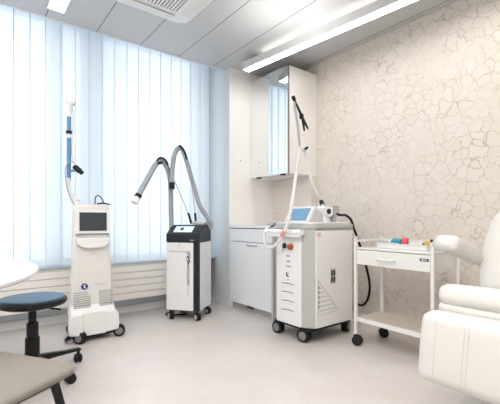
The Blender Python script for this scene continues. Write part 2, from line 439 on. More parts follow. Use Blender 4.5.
# ------------------------------------------------------------------ ceiling fittings
# pendant
a3 = at(243, 70, Z=2.53); b3 = at(400, 1.2, Z=2.53)
dr = (b3 - a3); ang = math.atan2(dr.y, dr.x)
pl = thing('pendant_light', 'long slim linear pendant lamp glowing above the mirrored wall cabinet', 'lamp', (a3.x, a3.y, 2.53), ang)
Lp = 2.9
bm = bmesh.new()
add_box(bm, 0, Lp, -.012, -.004, -.0, .075, .001); add_box(bm, 0, Lp, .076, .084, 0, .075, .001)
add_box(bm, 0, .008, -.012, .084, 0, .075, .001); add_box(bm, Lp - .008, Lp, -.012, .084, 0, .075, .001)
add_box(bm, 0.01, Lp - .01, -.004, .076, .02, .060)
link('housing', bm, M['pendant'], pl)
box('diffuser', .008, Lp - .008, -.004, .076, -.002, .006, M['lamp'], pl, bev=0)
box('uplight', .25, Lp - .05, .0, .072, .061, .066, M['lamp_up'], pl, bev=0)
for q in (.16, 1.5, 2.7): lathe('suspension_rod', [(.003, .06), (.003, .10), (.018, .101), (.022, .1195)], M['chrome'], pl, T(q, .036, 0), 12)

rl = thing('recessed_light', 'narrow bright recessed strip light in the ceiling near the window', 'lamp', (.545, 2.67, HC - .004))
box('diffuser', -.058, .058, -.60, .60, -.004, .002, M['lamp_cool'], rl, bev=0)
bm = bmesh.new()
for (a, b, c, d) in ((-.064, .064, -.606, -.60), (-.064, .064, .60, .606), (-.064, -.058, -.6, .6), (.058, .064, -.6, .6)): add_box(bm, a, b, c, d, -.006, .004)
link('frame', bm, M['white'], rl)

# air conditioning cassette
ac = thing('ceiling_cassette', 'white ceiling air-conditioning cassette with a dark slatted grille', 'air conditioner', (1.035, 2.385, HC))
def rrect(hx, hy, r, n=6):
    out = []
    for (cx_, cy_, a0) in ((hx - r, hy - r, 0), (-hx + r, hy - r, 90), (-hx + r, -hy + r, 180), (hx - r, -hy + r, 270)):
        for i in range(n + 1):
            a = math.radians(a0 + 90 * i / n); out.append((cx_ + r * math.cos(a), cy_ + r * math.sin(a)))
    return out
bm = bmesh.new()
o1 = rrect(.43, .43, .10); o2 = rrect(.41, .41, .09); i1 = rrect(.27, .27, .02)
def ring(bm, A, za, B, zb):
    VA = [bm.verts.new((p[0], p[1], za)) for p in A]; VB = [bm.verts.new((p[0], p[1], zb)) for p in B]
    for i in range(len(A)): j = (i + 1) % len(A); bm.faces.new((VA[i], VA[j], VB[j], VB[i]))
ring(bm, o1, 0, o1, -.02); ring(bm, o1, -.02, o2, -.038); ring(bm, o2, -.038, i1, -.040); ring(bm, i1, -.04, i1, -.01)
bmesh.ops.remove_doubles(bm, verts=bm.verts, dist=1e-5)
link('bezel', bm, M['white'], ac, smooth=True, angle=30)
box('grille_back', -.27, .27, -.27, .27, -.014, -.010, M['acgrille'], ac, bev=0)
bm = bmesh.new()
for i in range(22):
    q = -.262 + i * .025
    add_box(bm, q, q + .0135, -.27, .27, -.038, -.018)
link('grille_slats', bm, M['white'], ac)
for (px_, py_, rz) in ((0, .345, 0), (0, -.345, 0), (.345, 0, PI / 2), (-.345, 0, PI / 2)):
    box('flap', -.27, .27, -.042, .042, -.048, -.041, M['warmwhite'], ac, bev=.002, mtx=T(px_, py_, 0, .10 if py_ >= 0 else -.10, 0, rz))

# ------------------------------------------------------------------ tall mirrored wall cabinet
XM = 2.557; YN = 2.70
wc = thing('wall_cabinet', 'tall wall cabinet with a mirrored door mounted beside the patterned wallpaper', 'cabinet', (XM, YN, 1.44))
bm = bmesh.new()
add_box(bm, .020, XR - XM - .001, 0, .018, 0, 1.10, .001)                 # side seen
add_box(bm, .020, XR - XM - .001, .61, YP - YN - .002, 0, 1.10, .001)
add_box(bm, .020, XR - XM - .001, .018, .61, 0, .018); add_box(bm, .020, XR - XM - .001, .018, .61, 1.082, 1.10)
add_box(bm, XR - XM - .015, XR - XM - .001, .018, .61, .018, 1.082)
link('carcass', bm, M['cream'], wc)
d = box('mirror_door', .0, .017, .002, .626, 0.0, 1.10, M['mirror'], wc, bev=0)
box('door_edge', -.001, .019, -.004, .002, 0, 1.10, M['edge_alu'], d, bev=0)
for yy in (.10, .50):
    box('hinge', .0, .05, yy - .02, yy + .02, -.014, -.001, M['black'], wc, bev=.003)
box('under_light', .09, .13, .08, .56, -.014, -.001, M['white'], wc, bev=.002)

# splash panel behind the worktop
struct(box('trim_3', 2.90, XR - .001, YN, YP - .001, .905, 1.439, M['splash'], bev=0))

# base cabinet
bc = thing('base_cabinet', 'white low cabinet with one drawer above one door beside the pier', 'cabinet', (XA, 2.62, 0))
Yl = YP - 2.62 - .003
bm = bmesh.new()
add_box(bm, .02, XR - XA - .014, 0, .018, .07, .875, .001); add_box(bm, .02, XR - XA - .014, Yl - .018, Yl, .07, .875, .001)
add_box(bm, .02, XR - XA - .014, .018, Yl - .018, .07, .088); add_box(bm, .5, XR - XA - .014, .018, Yl - .018, .088, .875)
link('carcass', bm, M['coolwhite'], bc)
box('side_panel', -.0, XR - XA - .014, -.02, -.001, 0.0, .875, M['lightgrey'], bc, bev=.001)
box('toe_kick', .05, .065, .0, Yl, 0, .07, M['grey'], bc, bev=0)
dw = box('drawer', 0, .02, .003, Yl - .003, .735, .868, M['coolwhite'], bc, bev=.0015)
dd = box('door', 0, .02, .003, Yl - .003, .075, .729, M['coolwhite'], bc, bev=.0015)
bm = bmesh.new(); add_tube(bm, [(0, .22, .70), (-.014, .22, .70), (-.014, .38, .70), (0, .38, .70)], .004, 8, False)
link('handle', bm, M['steel'], dd, smooth=True)
box('latch', .02, .05, .33, .42, .045, .07, M['black'], bc, bev=.003)
ct = box('worktop', -.003, XR - XA - .002, -.02, Yl, .876, .903, M['coolwhite'], None, bev=.002)
ct.location = (XA, 2.62, 0); tag(ct, 'thin pale worktop lying on the white drawer cabinet', 'worktop')
# stickers / socket dots
def dot(px, py, label, **kw):
    p = at(px, py, **kw); mt = (T(p.x, p.y, p.z, PI / 2) if 'Y' in kw else T(p.x, p.y, p.z, 0, -PI / 2))
    o = lathe('round_sticker', [(.007, 0), (.007, .002)], M['red'], None, mt, seg=14); tag(o, label, 'sticker'); return o
dot(240.5, 160.5, 'tiny red round sticker on the white pier left of the mirror', Y=YP - .0005)
dot(277, 213, 'tiny red round sticker on the panel above the worktop', X=2.8995)

# ------------------------------------------------------------------ castors
def castor(parent, x, y, r=.048, rz=0.0, ztop=.13, th=.022, hubm=None, brake=True, off=.025):
    """twin-wheel swivel castor touching the floor (local z=0)"""
    c = Vector((x, y, 0)); R = T(x, y, 0, 0, 0, rz)
    bm = bmesh.new()
    for s in (-1, 1):
        add_lathe(bm, [(r * .80, -th / 2 + 0), (r, -th / 2 + .003), (r, th / 2 - .003), (r * .80, th / 2)], 24, R @ T(off, s * (th / 2 + .004), r, PI / 2))
    o = link('caster', bm, M['rubber'], parent, smooth=True, angle=35)
    bm = bmesh.new(); e_ = th + .004
    add_lathe(bm, [(r * .2, -e_ - .006), (r * .25, -e_ - .003), (r * .62, -e_ - .002), (r * .66, -e_ + .002), (r * .3, -e_ + .004), (r * .3, e_ - .004), (r * .66, e_ - .002), (r * .62, e_ + .002), (r * .25, e_ + .003), (r * .2, e_ + .006)], 20, R @ T(off, 0, r, PI / 2))
    link('hub', bm, hubm or M['hub'], o, smooth=True)
    bm = bmesh.new()
    add_box(bm, off - .014, off + .014, -.004, .004, r * .4, r * 1.5, 0, 1, R)
    add_prism(bm, [(-.016, r * 2.05), (off + .02, r * 2.05), (off + r * .9, r * 1.55), (off + .01, r * 1.1), (-.016, r * 1.7)], 'y', -.016, .016, .003, 1, R)
    add_lathe(bm, [(.010, r * 1.6), (.010, ztop)], 12, R)
    link('fork', bm, M['black'], o, smooth=True)
    return o

# ------------------------------------------------------------------ MACHINE 1 (left tower with articulated arm)
w1 = Vector((.669, 3.061, 0)); w2 = Vector((.99, 3.076, 0))
a1 = math.radians(0.5)
m1 = thing('laser_tower', 'tall white tower machine with a dark screen and a jointed arm by the window', 'medical machine', ((w1 + w2) / 2), a1)
# local: x right, -y towards viewer; body axis at x = XC
XC = -.052
def loft(bm, secs, n=8):
    """secs = [(z, x0, x1, y0, y1, r)] rounded rect rings joined"""
    rings = []
    for (z, x0, x1, y0, y1, r) in secs:
        pts = rrect((x1 - x0) / 2, (y1 - y0) / 2, r, 5)
        rings.append([bm.verts.new((p[0] + (x0 + x1) / 2, p[1] + (y0 + y1) / 2, z)) for p in pts])
    for a, b in zip(rings[:-1], rings[1:]):
        for i in range(len(a)): j = (i + 1) % len(a); bm.faces.new((a[i], a[j], b[j], b[i]))
    bm.faces.new(rings[0][::-1]); bm.faces.new(rings[-1])
def taper_back(bm, y0, y1, k):
    for v in bm.verts:
        f = max(0, min(1, (v.co.y - y0) / (y1 - y0))); v.co.x = XC + (v.co.x - XC) * (1 - k * f)
def sec(z, h, y0, y1, r): return (z, XC - h, XC + h, y0, y1, r)
bm = bmesh.new()
loft(bm, [sec(.07, .155, .0, .30, .03), sec(.30, .160, .0, .30, .03), sec(.45, .160, .010, .30, .03), sec(.70, .150, .020, .30, .03), sec(.95, .142, .027, .29, .03), sec(1.060, .139, .030, .285, .025), sec(1.078, .130, .040, .275, .02)])
taper_back(bm, .03, .30, .35)
link('body', bm, M['warmwhite'], m1, smooth=True, angle=30)
# flared feet
bm = bmesh.new()
for s in (-1, 1):
    add_prism(bm, [(XC + s * .085, .060), (XC + s * .185, .070), (XC + s * .192, .12), (XC + s * .186, .205), (XC + s * .160, .232), (XC + s * .085, .232)], 'y', -.060, .28, .014, 3)
add_box(bm, XC - .10, XC + .10, .0, .26, .07, .20)
taper_back(bm, .03, .30, .35)
link('base_skirt', bm, M['white'], m1, smooth=True, angle=40)
box('front_panel', XC - .094, XC + .094, -.040, .002, .050, .235, M['white'], m1, bev=.010, seg=3)
bm = bmesh.new()
loft(bm, [(.222, XC - .172, XC + .172, -.034, .10, .03), (.25, XC - .170, XC + .170, -.020, .10, .03), (.285, XC - .161, XC + .161, -.002, .10, .03)])
link('front_bulge', bm, M['white'], m1, smooth=True, angle=30)
box('undertray', XC - .15, XC + .15, -.02, .26, .035, .075, M['black'], m1, bev=.004)
# screen
sb = box('screen_bezel', XC - .128, XC + .128, -.002, .034, .850, 1.038, M['white'], m1, bev=.006)
box('screen', XC - .103, XC + .103, -.0055, -.001, .872, 1.018, M['screen_off'], sb, bev=0)
box('bezel_shadow_gap', XC - .126, XC + .126, .010, .03, .838, .850, M['print_grey'], sb, bev=0)
# handle pocket
prism('handle_lip', [(XC - .128, .815), (XC + .128, .815), (XC + .126, .775), (XC + .09, .745), (XC + .04, .733), (XC - .04, .733), (XC - .09, .745), (XC - .126, .775)], 'y', -.020, .03, M['white'], m1, bev=.009, seg=3)
prism('handle_recess', [(XC - .118, .835), (XC + .118, .835), (XC + .118, .815), (XC - .118, .815)], 'y', .012, .028, M['lightgrey'], m1)
# vents
for side in (-1, 1):
    bm = bmesh.new()
    for i in range(8):
        z = .268 + i * .0165
        x0, x1 = (XC - .146, XC - .020 - (.02 if i > 5 else 0)) if side < 0 else (XC + .045, XC + .148)
        yv = max(.0, (z - .30) * .066)
        add_box(bm, x0, x1, yv - .0035 if z > .285 else -.012, .02, z, z + .0055)
    link('vent', bm, M['print_grey'], m1)
# logo disc + name
lg = lathe('logo_disc', [(.025, 0), (.025, .003)], M['logo_blue'], m1, T(XC - .063, .0085, .432, PI / 2), seg=24)
text('logo_letter', 't', .052, M['white'], lg, T(XC - .063, .0050, .435) @ FACE_NY)
text('lettering', 'LUMENIS', .026, M['print_light'], m1, T(XC + .045, .0088, .437) @ FACE_NY, sx=1.2)
text('lettering', 'ULTRA', .014, M['print_light'], m1, T(XC + .01, .0175, .690) @ FACE_NY)
for (cx_, cy_, rz) in ((-.172, -.015, -.9), (.125, -.01, -.35), (-.150, .22, 1.8), (.06, .22, 1.4)):
    castor(m1, cx_, cy_, .047, rz, .075, .02, off=.024)
# arm : world pixel -> local
I1 = (Matrix.Translation(m1.location) @ Matrix.Rotation(a1, 4, 'Z')).inverted()
def L1(px, py, Y=3.24): return I1 @ at(px, py, Y=Y)
bm = bmesh.new(); add_tube(bm, [L1(76, 206), L1(75, 199), L1(70.5, 192), L1(68.3, 186), L1(68.5, 178)], .018, 14)
add_lathe(bm, [(.03, 0), (.03, .035), (.022, .045)], 20, Matrix.Translation(L1(77, 207)))
add_tube(bm, [L1(74, 199.5), L1(80, 199)], .015, 12)
arm = link('articulated_arm', bm, M['white'], m1, smooth=True)
tube('arm_tube', [L1(68.8, 180), L1(69, 116)], .017, M['armblue'], arm, 14, False)
tube('arm_collar', [L1(68.8, 131), L1(69, 133.5)], .023, M['black'], arm, 14, False)
tube('arm_collar', [L1(68.8, 134.5), L1(68.9, 138)], .019, M['white'], arm, 14, False)
bm = bmesh.new(); add_tube(bm, [L1(69, 117), L1(69.2, 108), L1(69.6, 103)], lambda t: .017 + .006 * t, 14); add_pillow(bm, .075, .05, .055, .02, 6, mtx=Matrix.Translation(L1(71, 101.5)))
add_tube(bm, [L1(72.4, 106), L1(73.0, 112), L1(73, 128), L1(72.2, 150), L1(73.4, 160), L1(76, 165)], .0065, 10)
link('upper_joint', bm, M['white'], arm, smooth=True, angle=60)
tube('joint_screw', [L1(73.2, 104.5, 3.2), L1(75, 104.5, 3.2)], .007, M['steel'], arm, 10, False)
bm = bmesh.new(); add_tube(bm, [L1(75, 167, 3.22), L1(79.5, 171, 3.18)], .023, 16, False); add_tube(bm, [L1(79.2, 170.8, 3.18), L1(82, 173, 3.16)], .018, 16, False)
hd = link('handpiece', bm, M['black'], arm, smooth=True)
tube('handpiece_neck', [L1(70, 171, 3.22), L1(75, 170.5, 3.21)], .010, M['armblue'], hd, 10, False)
tube('arm_cable', [L1(76, 166, 3.2), L1(72, 161.5, 3.2), L1(67.5, 163, 3.2), L1(65.4, 169, 3.2), L1(65.6, 177, 3.2), L1(67, 186, 3.2), L1(70, 197, 3.2), L1(75, 205.5, 3.2)], .0045, M['print_grey'], m1, 8)
bm = bmesh.new(); add_tube(bm, [L1(95, 204.5, 3.15), L1(95.5, 197.5, 3.15), L1(98.5, 195.5, 3.15), L1(102, 199, 3.15), L1(104, 204.5, 3.15)], .0045, 8)
add_tube(bm, [L1(97, 204, 3.1), L1(103, 203.2, 3.1), L1(110, 204.6, 3.1)], .006, 8)
link('top_cable', bm, M['black'], m1, smooth=True)
# power lead on the floor at the back left
tube('power_lead', [(-.15, .1, .07), (-.23, .02, .03), (-.235, .10, .012), (-.16, .20, .010), (-.02, .22, .010)], .008, M['black'], m1, 8)

# ------------------------------------------------------------------ MACHINE 2 (black and white with hoses)
fa = Vector((.627, -.779, 0)); a2 = math.atan2(fa.y, fa.x)
m2 = thing('cooling_tower', 'black and white tower machine with grey ribbed hoses before the window', 'medical machine', (1.739, 3.262, 0), a2)
HW, HD = .165, .165     # local x along the front, front at y=-HD
box('chassis', -HW, HW, -HD, HD, .085, .76, M['navy'], m2, bev=.010, seg=3)
dr = box('front_door', -HW + .006, HW - .052, -HD - .010, -HD + .004, .095, .742, M['white'], m2, bev=.004)
box('door_recess', -HW + .03, HW - .085, -HD - .0115, -HD - .0095, .650, .665, M['lightgrey'], dr, bev=0)
box('side_panel', HW - .004, HW + .008, -HD + .035, HD - .004, .095, .742, M['white'], m2, bev=.004)
box('side_panel', -HW - .008, -HW + .004, -HD + .01, HD - .004, .095, .742, M['white'], m2, bev=.004)
# lid
t_ = bmesh.new()
add_prism(t_, [(-HD - .006, .748), (-HD - .006, .825), (-.045, .912), (HD, .912), (HD, .748)], 'x', -HW - .006, HW + .006, .012, 3)
lid = link('lid', t_, M['navy'], m2, smooth=True, angle=30)
sl_ = math.atan2(.087, HD - .039)
mt = T(0, (-HD - .006 - .045) / 2, .8685) @ Matrix.Rotation(sl_, 4, 'X')
box('touch_screen', -.105, .085, -.047, .047, -.001, .004, M['screen_pale'], lid, bev=.001, mtx=mt)
box('screen_icon', -.045, -.012, -.018, .022, .004, .0048, M['navy'], lid, bev=0, mtx=mt)
text('lettering', 'CRYO', .014, M['white'], lid, T(.10, -HD - .0068, .765) @ FACE_NY)
# name up the door
text('lettering', 'MACLOUAN', .036, M['print_dark'], dr, T(.062, -HD - .0105, .455) @ FACE_NY @ Matrix.Rotation(-PI / 2, 4, 'Z'), sx=1.15)
text('lettering', 'professional system', .012, M['print_grey'], dr, T(.062, -HD - .0105, .28) @ FACE_NY @ Matrix.Rotation(-PI / 2, 4, 'Z'))
text('lettering', 'soft', .018, M['print_grey'], dr, T(-.03, -HD - .0105, .718) @ FACE_NY)
bm = bmesh.new()   # swirl emblem : a closed loop with a tail
pp = [(.082, .66), (.068, .648), (.052, .625), (.046, .60), (.056, .585), (.072, .60), (.082, .628), (.078, .652), (.060, .668), (.044, .655)]
add_tube(bm, [(p[0], -HD - .011, p[1] - .015) for p in pp], .0030, 6)
add_tube(bm, [(.060, -HD - .011, .617), (.072, -HD - .011, .585), (.086, -HD - .011, .551)], lambda t: .0065 - .004 * t, 6)
link('emblem', bm, M['print_dark'], dr, smooth=True)
tube('side_knob', [(-HW - .004, -.05, .69), (-HW - .028, -.05, .69)], .012, M['black'], m2, 12, False)
for (cx_, cy_, rz) in ((-.135, -.135, -.9), (.135, -.135, -.7), (-.135, .13, 2.0), (.135, .13, -.4)):
    castor(m2, cx_, cy_, .034, rz, .09, .018, hubm=M['lightgrey'], off=.016)
I2 = (Matrix.Translation(m2.location) @ Matrix.Rotation(a2, 4, 'Z')).inverted()
DIRF = (ray(185, 221)).normalized()
def L2(px, py, Y=3.27): return I2 @ at(px, py, Y=Y)
def ribbed(name, pts, r, m, parent, pitch=.009, seg=12):
    P = spline(pts, 24)
    # resample evenly
    D = [0.0]
    for a, b in zip(P[:-1], P[1:]): D.append(D[-1] + (b - a).length)
    n = int(D[-1] / (pitch / 2)); out = []; j = 0
    for i in range(n + 1):
        s = D[-1] * i / n
        while j < len(D) - 2 and D[j + 1] < s: j += 1
        f = (s - D[j]) / max(1e-9, D[j + 1] - D[j]); out.append(P[j].lerp(P[j + 1], f))
    bm = bmesh.new(); cnt = len(out) - 1
    add_tube(bm, out, lambda t: r if int(round(t * cnt)) % 2 == 0 else r * .86, seg, False)
    return link(name, bm, m, parent, smooth=True, angle=80)
M['ribhose'] = mat('ribbed_hose', (0.36, 0.39, 0.42), 0.45)
# hose with the cone nozzle
hz = ribbed('ribbed_hose', [L2(171.5, 231, 3.36), L2(171, 212, 3.36), L2(170.7, 190, 3.34), L2(169.5, 176, 3.31), L2(166, 165.5, 3.27), L2(161, 161, 3.24), L2(155.5, 165, 3.20), L2(149, 176, 3.17), L2(143, 187, 3.14), L2(138.2, 196, 3.12)], .026, M['ribhose'], m2)
tube('nozzle_ring', [L2(138.8, 194.8, 3.12), L2(137.2, 197.6, 3.115)], .031, M['black'], hz, 16, False)
tube('nozzle', [L2(137.4, 197.2, 3.117), L2(134.2, 203, 3.105)], .028, M['white'], hz, 16, False)
hb = ribbed('ribbed_hose', [L2(206, 222, 3.22), L2(209.5, 227.5, 3.20), L2(211.3, 224, 3.19), L2(207, 217, 3.20), L2(200, 206, 3.22), L2(196, 194, 3.24), L2(192.6, 182, 3.25), L2(188, 166, 3.25), L2(183.5, 152, 3.25), L2(179.6, 147.5, 3.25), L2(175.5, 152, 3.25), L2(173.2, 162, 3.25), L2(172.2, 174, 3.25), L2(171.8, 183, 3.25)], .024, M['ribhose'], m2)
tube('hose_end', [L2(171.9, 182.5, 3.25), L2(171.8, 189, 3.25)], .028, M['black'], hb, 16, False)
for pa_, pb_, pc_, yy in (((174.5, 180.5), (188.2, 213), (191.4, 223.5), 3.27), ((192, 186), (195, 213), (196.0, 223), 3.30)):
    rod = tube('support_rod', [L2(*pa_, yy), L2(*pb_, yy)], .006, M['lightgrey'], m2, 8, False)
    tube('rod_socket', [L2(*pb_, yy), L2(*pc_, yy)], .012, M['black'], rod, 8, False)
bm = bmesh.new()
add_tube(bm, [L2(156.5, 162, 3.2), L2(159, 158.2, 3.2), L2(163, 158.2, 3.2), L2(166.2, 161, 3.21), L2(168, 165, 3.22)], .009, 8)
add_tube(bm, [L2(158, 163, 3.17), L2(162, 162.5, 3.17)], .012, 8)
link('hose_clip', bm, M['black'], m2, smooth=True)
bm = bmesh.new()
add_tube(bm, [L2(179, 145.5, 3.22), L2(182, 148, 3.2), L2(185, 153, 3.2), L2(186.5, 159.5, 3.21)], .009, 8)
link('hose_clip', bm, M['black'], m2, smooth=True)
bm = bmesh.new(); add_pillow(bm, .12, .075, .03, .012, 5, mtx=T(.085, .03, .928, 0, .12, 0)); add_tube(bm, [(.05, .0, .934), (.12, .0, .926)], .017, 10, False)
link('hose_manifold', bm, M['lightgrey'], m2, smooth=True)
tube('power_lead', [(-.12, .10, .10), (-.20, .08, .02), (-.26, .02, .008), (-.22, -.05, .008), (-.14, -.02, .008), (-.05, .05, .008)], .006, M['black'], m2, 8)

# ------------------------------------------------------------------ MACHINE 3 (big white cabinet laser)
m3 = thing('laser_console', 'bulky white console machine on castors with a tilted blue screen', 'medical machine', (2.03, 1.90, 0))
# local x 0..0.52 into depth, local y 0..0.48 ; viewer sees -X and -Y faces
Wd, Dp = .46, .525
prof = [(0, .078), (.055, .0), (Dp - .02, .0), (Dp, .02), (Dp, Wd - .02), (Dp - .02, Wd), (.062, Wd), (0, Wd - .078)]
prism('chassis', prof, 'z', .125, .885, M['chassis'], m3, bev=.006)
prism('lid', [(-.006, .075), (.060, -.006), (Dp - .01, -.006), (Dp + .006, .015), (Dp + .006, Wd - .015), (Dp - .01, Wd + .006), (.060, Wd + .006), (-.006, Wd - .075)], 'z', .886, .925, M['grey'], m3, bev=.010)
prism('deck', [(.03, .06), (.06, .02), (Dp - .03, .02), (Dp - .03, Wd - .02), (.06, Wd - .02), (.03, Wd - .06)], 'z', .925, .940, M['white'], m3, bev=.006)
fp = box('front_panel', -.022, .01, .082, .358, .128, .885, M['white'], m3, bev=.010, seg=3)
sd = box('side_door', .060, Dp - .025, -.010, .004, .128, .872, M['white'], m3, bev=.004)
# rolled handle lip
bm = bmesh.new(); add_tube(bm, [(-.045, .050, .862), (-.045, .455, .862)], .024, 18, False); add_prism(bm, [(-.05, .884), (.0, .884), (.0, .845), (-.045, .840)], 'y', .054, .451, .004, 2)
add_box(bm, -.062, -.038, .054, .451, .822, .862, .008)
link('front_handle', bm, M['white'], m3, smooth=True, angle=50)
# key switch and emergency stop
def fl(px, py, X=2.008): p = at(px, py, X=X); return p - Vector((2.03, 1.90, 0))
p = fl(284.8, 245.5); ks = lathe('key_switch', [(.021, 0), (.021, .012), (.012, .016)], M['black'], m3, Matrix.Translation(p) @ Matrix.Rotation(-PI / 2, 4, 'Y'), 20)
bm = bmesh.new(); add_box(bm, -.030, -.012, -.003, .003, -.010, .010, .001, 1, Matrix.Translation(p)); add_box(bm, -.022, -.019, .002, .010, -.05, -.008, .001, 1, Matrix.Translation(p))
link('key', bm, M['steel'], ks)
p = fl(291.3, 246.8); es = lathe('emergency_stop', [(.027, 0), (.027, .006), (.02, .008)], M['orange'], m3, Matrix.Translation(p) @ Matrix.Rotation(-PI / 2, 4, 'Y'), 22)
lathe('stop_button', [(.011, .006), (.011, .018), (.019, .02), (.019, .030), (.012, .035)], M['red'], es, Matrix.Translation(p) @ Matrix.Rotation(-PI / 2, 4, 'Y'), 20)
for (py_, s_) in ((256, 'READY'), (261.3, 'LASER'), (266.5, 'POWER')):
    q = fl(288.3, py_, 2.0078); text('lettering', s_, .013, M['print_dark'], fp, Matrix.Translation(q) @ FACE_NX, sx=1.3)
q = fl(288, 274.5, 2.0075)
bm = bmesh.new(); add_tube(bm, [q + Vector((0, .010, .018)), q + Vector((0, .016, .004)), q + Vector((0, .008, -.012)), q + Vector((0, -.010, -.014))], lambda t: .003 + .0035 * math.sin(PI * t), 8)
add_tube(bm, [q + Vector((0, .0, .013)), q + Vector((0, -.006, .004))], .003, 6)
link('emblem', bm, M['print_dark'], fp, smooth=True)
text('lettering', 'QUANTA', .009, M['print_grey'], fp, Matrix.Translation(fl(288, 279.8, 2.0078)) @ FACE_NX, sx=1.2)
bm = bmesh.new()
for py_ in (283.2, 291.7, 300.5, 309.5):
    q0 = fl(281.8, py_ - .6, 2.0082); q1 = fl(288, py_ + .5, 2.0082); q2 = fl(293.8, py_ + 1.9, 2.0082)
    add_tube(bm, [q0, q0 * .5 + q2 * .5 + Vector((0, 0, .004)), q2], .0028, 6)
link('slot', bm, M['print_dark'], fp, smooth=True)
# side door details
def sdp(px, py): p = at(px, py, Y=1.8895); return p - Vector((2.03, 1.90, 0))
c0 = sdp(318.8, 236); text('lettering', 'LASER\nCLASS\n4', .018, M['palered'], sd, Matrix.Translation(c0) @ FACE_NY)
c = sdp(333, 276)
gr = box('inlet_grille', c.x - .033, c.x + .033, -.0125, -.009, c.z - .062, c.z + .062, M['lightgrey'], sd, bev=.001)
bm = bmesh.new()
for ix in (0, 1):
    for iz in (0, 1): add_box(bm, c.x - .025 + ix * .027, c.x - .003 + ix * .027, -.0135, -.012, c.z - .050 + iz * .052, c.z - .004 + iz * .052)
link('grille_hole', bm, M['print_dark'], gr)
# triangular vent
A_ = sdp(318.3, 280.5); B_ = sdp(337.5, 308.5); C_ = sdp(318.3, 316)
bm = bmesh.new(); add_tube(bm, [(A_.x, -.0105, A_.z), (B_.x, -.0105, B_.z), (B_.x - .01, -.0105, B_.z - .012), (C_.x, -.0105, C_.z), (A_.x, -.0105, A_.z)], .0022, 6, False)
fr_ = link('vent_frame', bm, M['grey'], sd, smooth=True)
bm = bmesh.new()
nlv = 7
for i in range(nlv):
    f = (i + .8) / (nlv + .3); z = A_.z + (C_.z + .015 - A_.z) * f; xr = A_.x + (B_.x - A_.x) * min(1, f * 1.02) - .012
    add_box(bm, A_.x + .014, max(xr, A_.x + .03), -.0115, -.010, z, z + .0045)
link('vent_louvre', bm, M['print_grey'], fr_)
bm = bmesh.new()
for i in range(5):
    z = A_.z - .055 - i * .038; add_box(bm, A_.x + .003, A_.x + .010, -.012, -.010, z - .012, z + .012)
link('vent_slot', bm, M['print_dark'], fr_)
box('foot_plate', .03, Dp - .03, .03, Wd - .03, .095, .126, M['black'], m3, bev=.004)
for (cx_, cy_, rz) in ((.045, .128, -1.35), (.05, .43, -1.5), (Dp + .0, .085, .35), (Dp - .02, .38, .3)):
    castor(m3, cx_, cy_, .052, rz, .10, .024, off=.018)
# console wedge with screen (faces -X, leaning back)
cn = prism('screen_housing', [(.070, .939), (.150, 1.068), (.172, 1.072), (.36, .962), (.37, .939)], 'y', .098, .365, M['white'], m3, bev=.005)
prism('housing_cheek', [(.100, .945), (.166, 1.055), (.335, .962), (.34, .945)], 'y', .094, .100, M['lightgrey'], cn, bev=0)
sa = math.atan2(.129, .08)
mt = T(.110, .2315, 1.0035) @ Matrix.Rotation(-sa, 4, 'Y')
box('screen', -.058, .058, -.112, .112, -.001, .004, M['screen_blue'], cn, bev=.001, mtx=mt)
# holder box with round lens behind the screen, and its socket block
def g3(px, py, Y): return at(px, py, Y=Y) - Vector((2.03, 1.90, 0))
c = g3(325.8, 211.5, 1.98)
hbx = bmesh.new(); add_prism(hbx, [(c.x - .058, c.z + .030), (c.x - .040, c.z + .045), (c.x + .055, c.z + .040), (c.x + .060, c.z - .030), (c.x + .02, c.z - .046), (c.x - .02, c.z - .036)], 'y', c.y - .03, c.y + .05, .006, 2)
ho = link('handpiece_dock', hbx, M['coolwhite'], m3, smooth=True)
lathe('dock_lens', [(.022, 0), (.022, .006), (.014, .008)], M['navy'], ho, T(c.x + .0, c.y - .030, c.z, PI / 2), 20)
box('dock_foot', c.x - .02, c.x + .03, c.y - .01, c.y + .03, .939, c.z - .03, M['coolwhite'], ho, bev=.003)
box('socket_block', c.x + .085, c.x + .150, c.y - .02, c.y + .05, c.z - .035, c.z + .05, M['grey'], m3, bev=.005)
box('socket_foot', c.x + .085, c.x + .125, c.y - .01, c.y + .04, .935, c.z - .034, M['grey'], m3, bev=.002)
# arm that carries the hose : rises from the dock
Ym = 2.06
def gm(px, py, Y=Ym): return at(px, py, Y=Y) - Vector((2.03, 1.90, 0))
ms = tube('hose_arm', [gm(323, 206, 1.98), gm(321.6, 203), gm(318.5, 196), gm(314.5, 188), gm(310.8, 178), gm(308.3, 166), gm(306.8, 156), gm(304.5, 150)], .0125, M['hose'], m3, 12)
tube('arm_socket', [gm(323.2, 206.5, 2.0), gm(321.2, 201.5, 2.04)], .019, M['black'], ms, 12, False)
bm = bmesh.new(); add_pillow(bm, .06, .045, .04, .015, 5, mtx=Matrix.Translation(gm(302.5, 148.5))); add_tube(bm, [gm(299, 146.5), gm(299.6, 152)], .011, 10, False)
jt = link('arm_joint', bm, M['hose'], ms, smooth=True, angle=70)
tube('joint_pin', [gm(304.5, 149.5, 2.04), gm(308, 147, 2.02)], .010, M['black'], jt, 10, False)
tube('arm_pole', [gm(299.6, 148), gm(298.4, 132), gm(296, 115), gm(294, 102)], .010, M['steel'], ms, 10)
bm = bmesh.new(); add_tube(bm, [gm(292.8, 96), gm(294.6, 100.5)], .015, 12, False); add_tube(bm, [gm(294, 99), gm(300.6, 113.5), gm(304, 121), gm(308.1, 129)], lambda t: .007 + .004 * math.sin(PI * t), 10)
add_tube(bm, [gm(300.8, 113), gm(302.6, 120), gm(304.4, 131)], lambda t: .012 - .004 * t, 10); add_pillow(bm, .035, .03, .045, .012, 4, mtx=Matrix.Translation(gm(301.5, 116.5)))
link('arm_grip', bm, M['black'], ms, smooth=True)
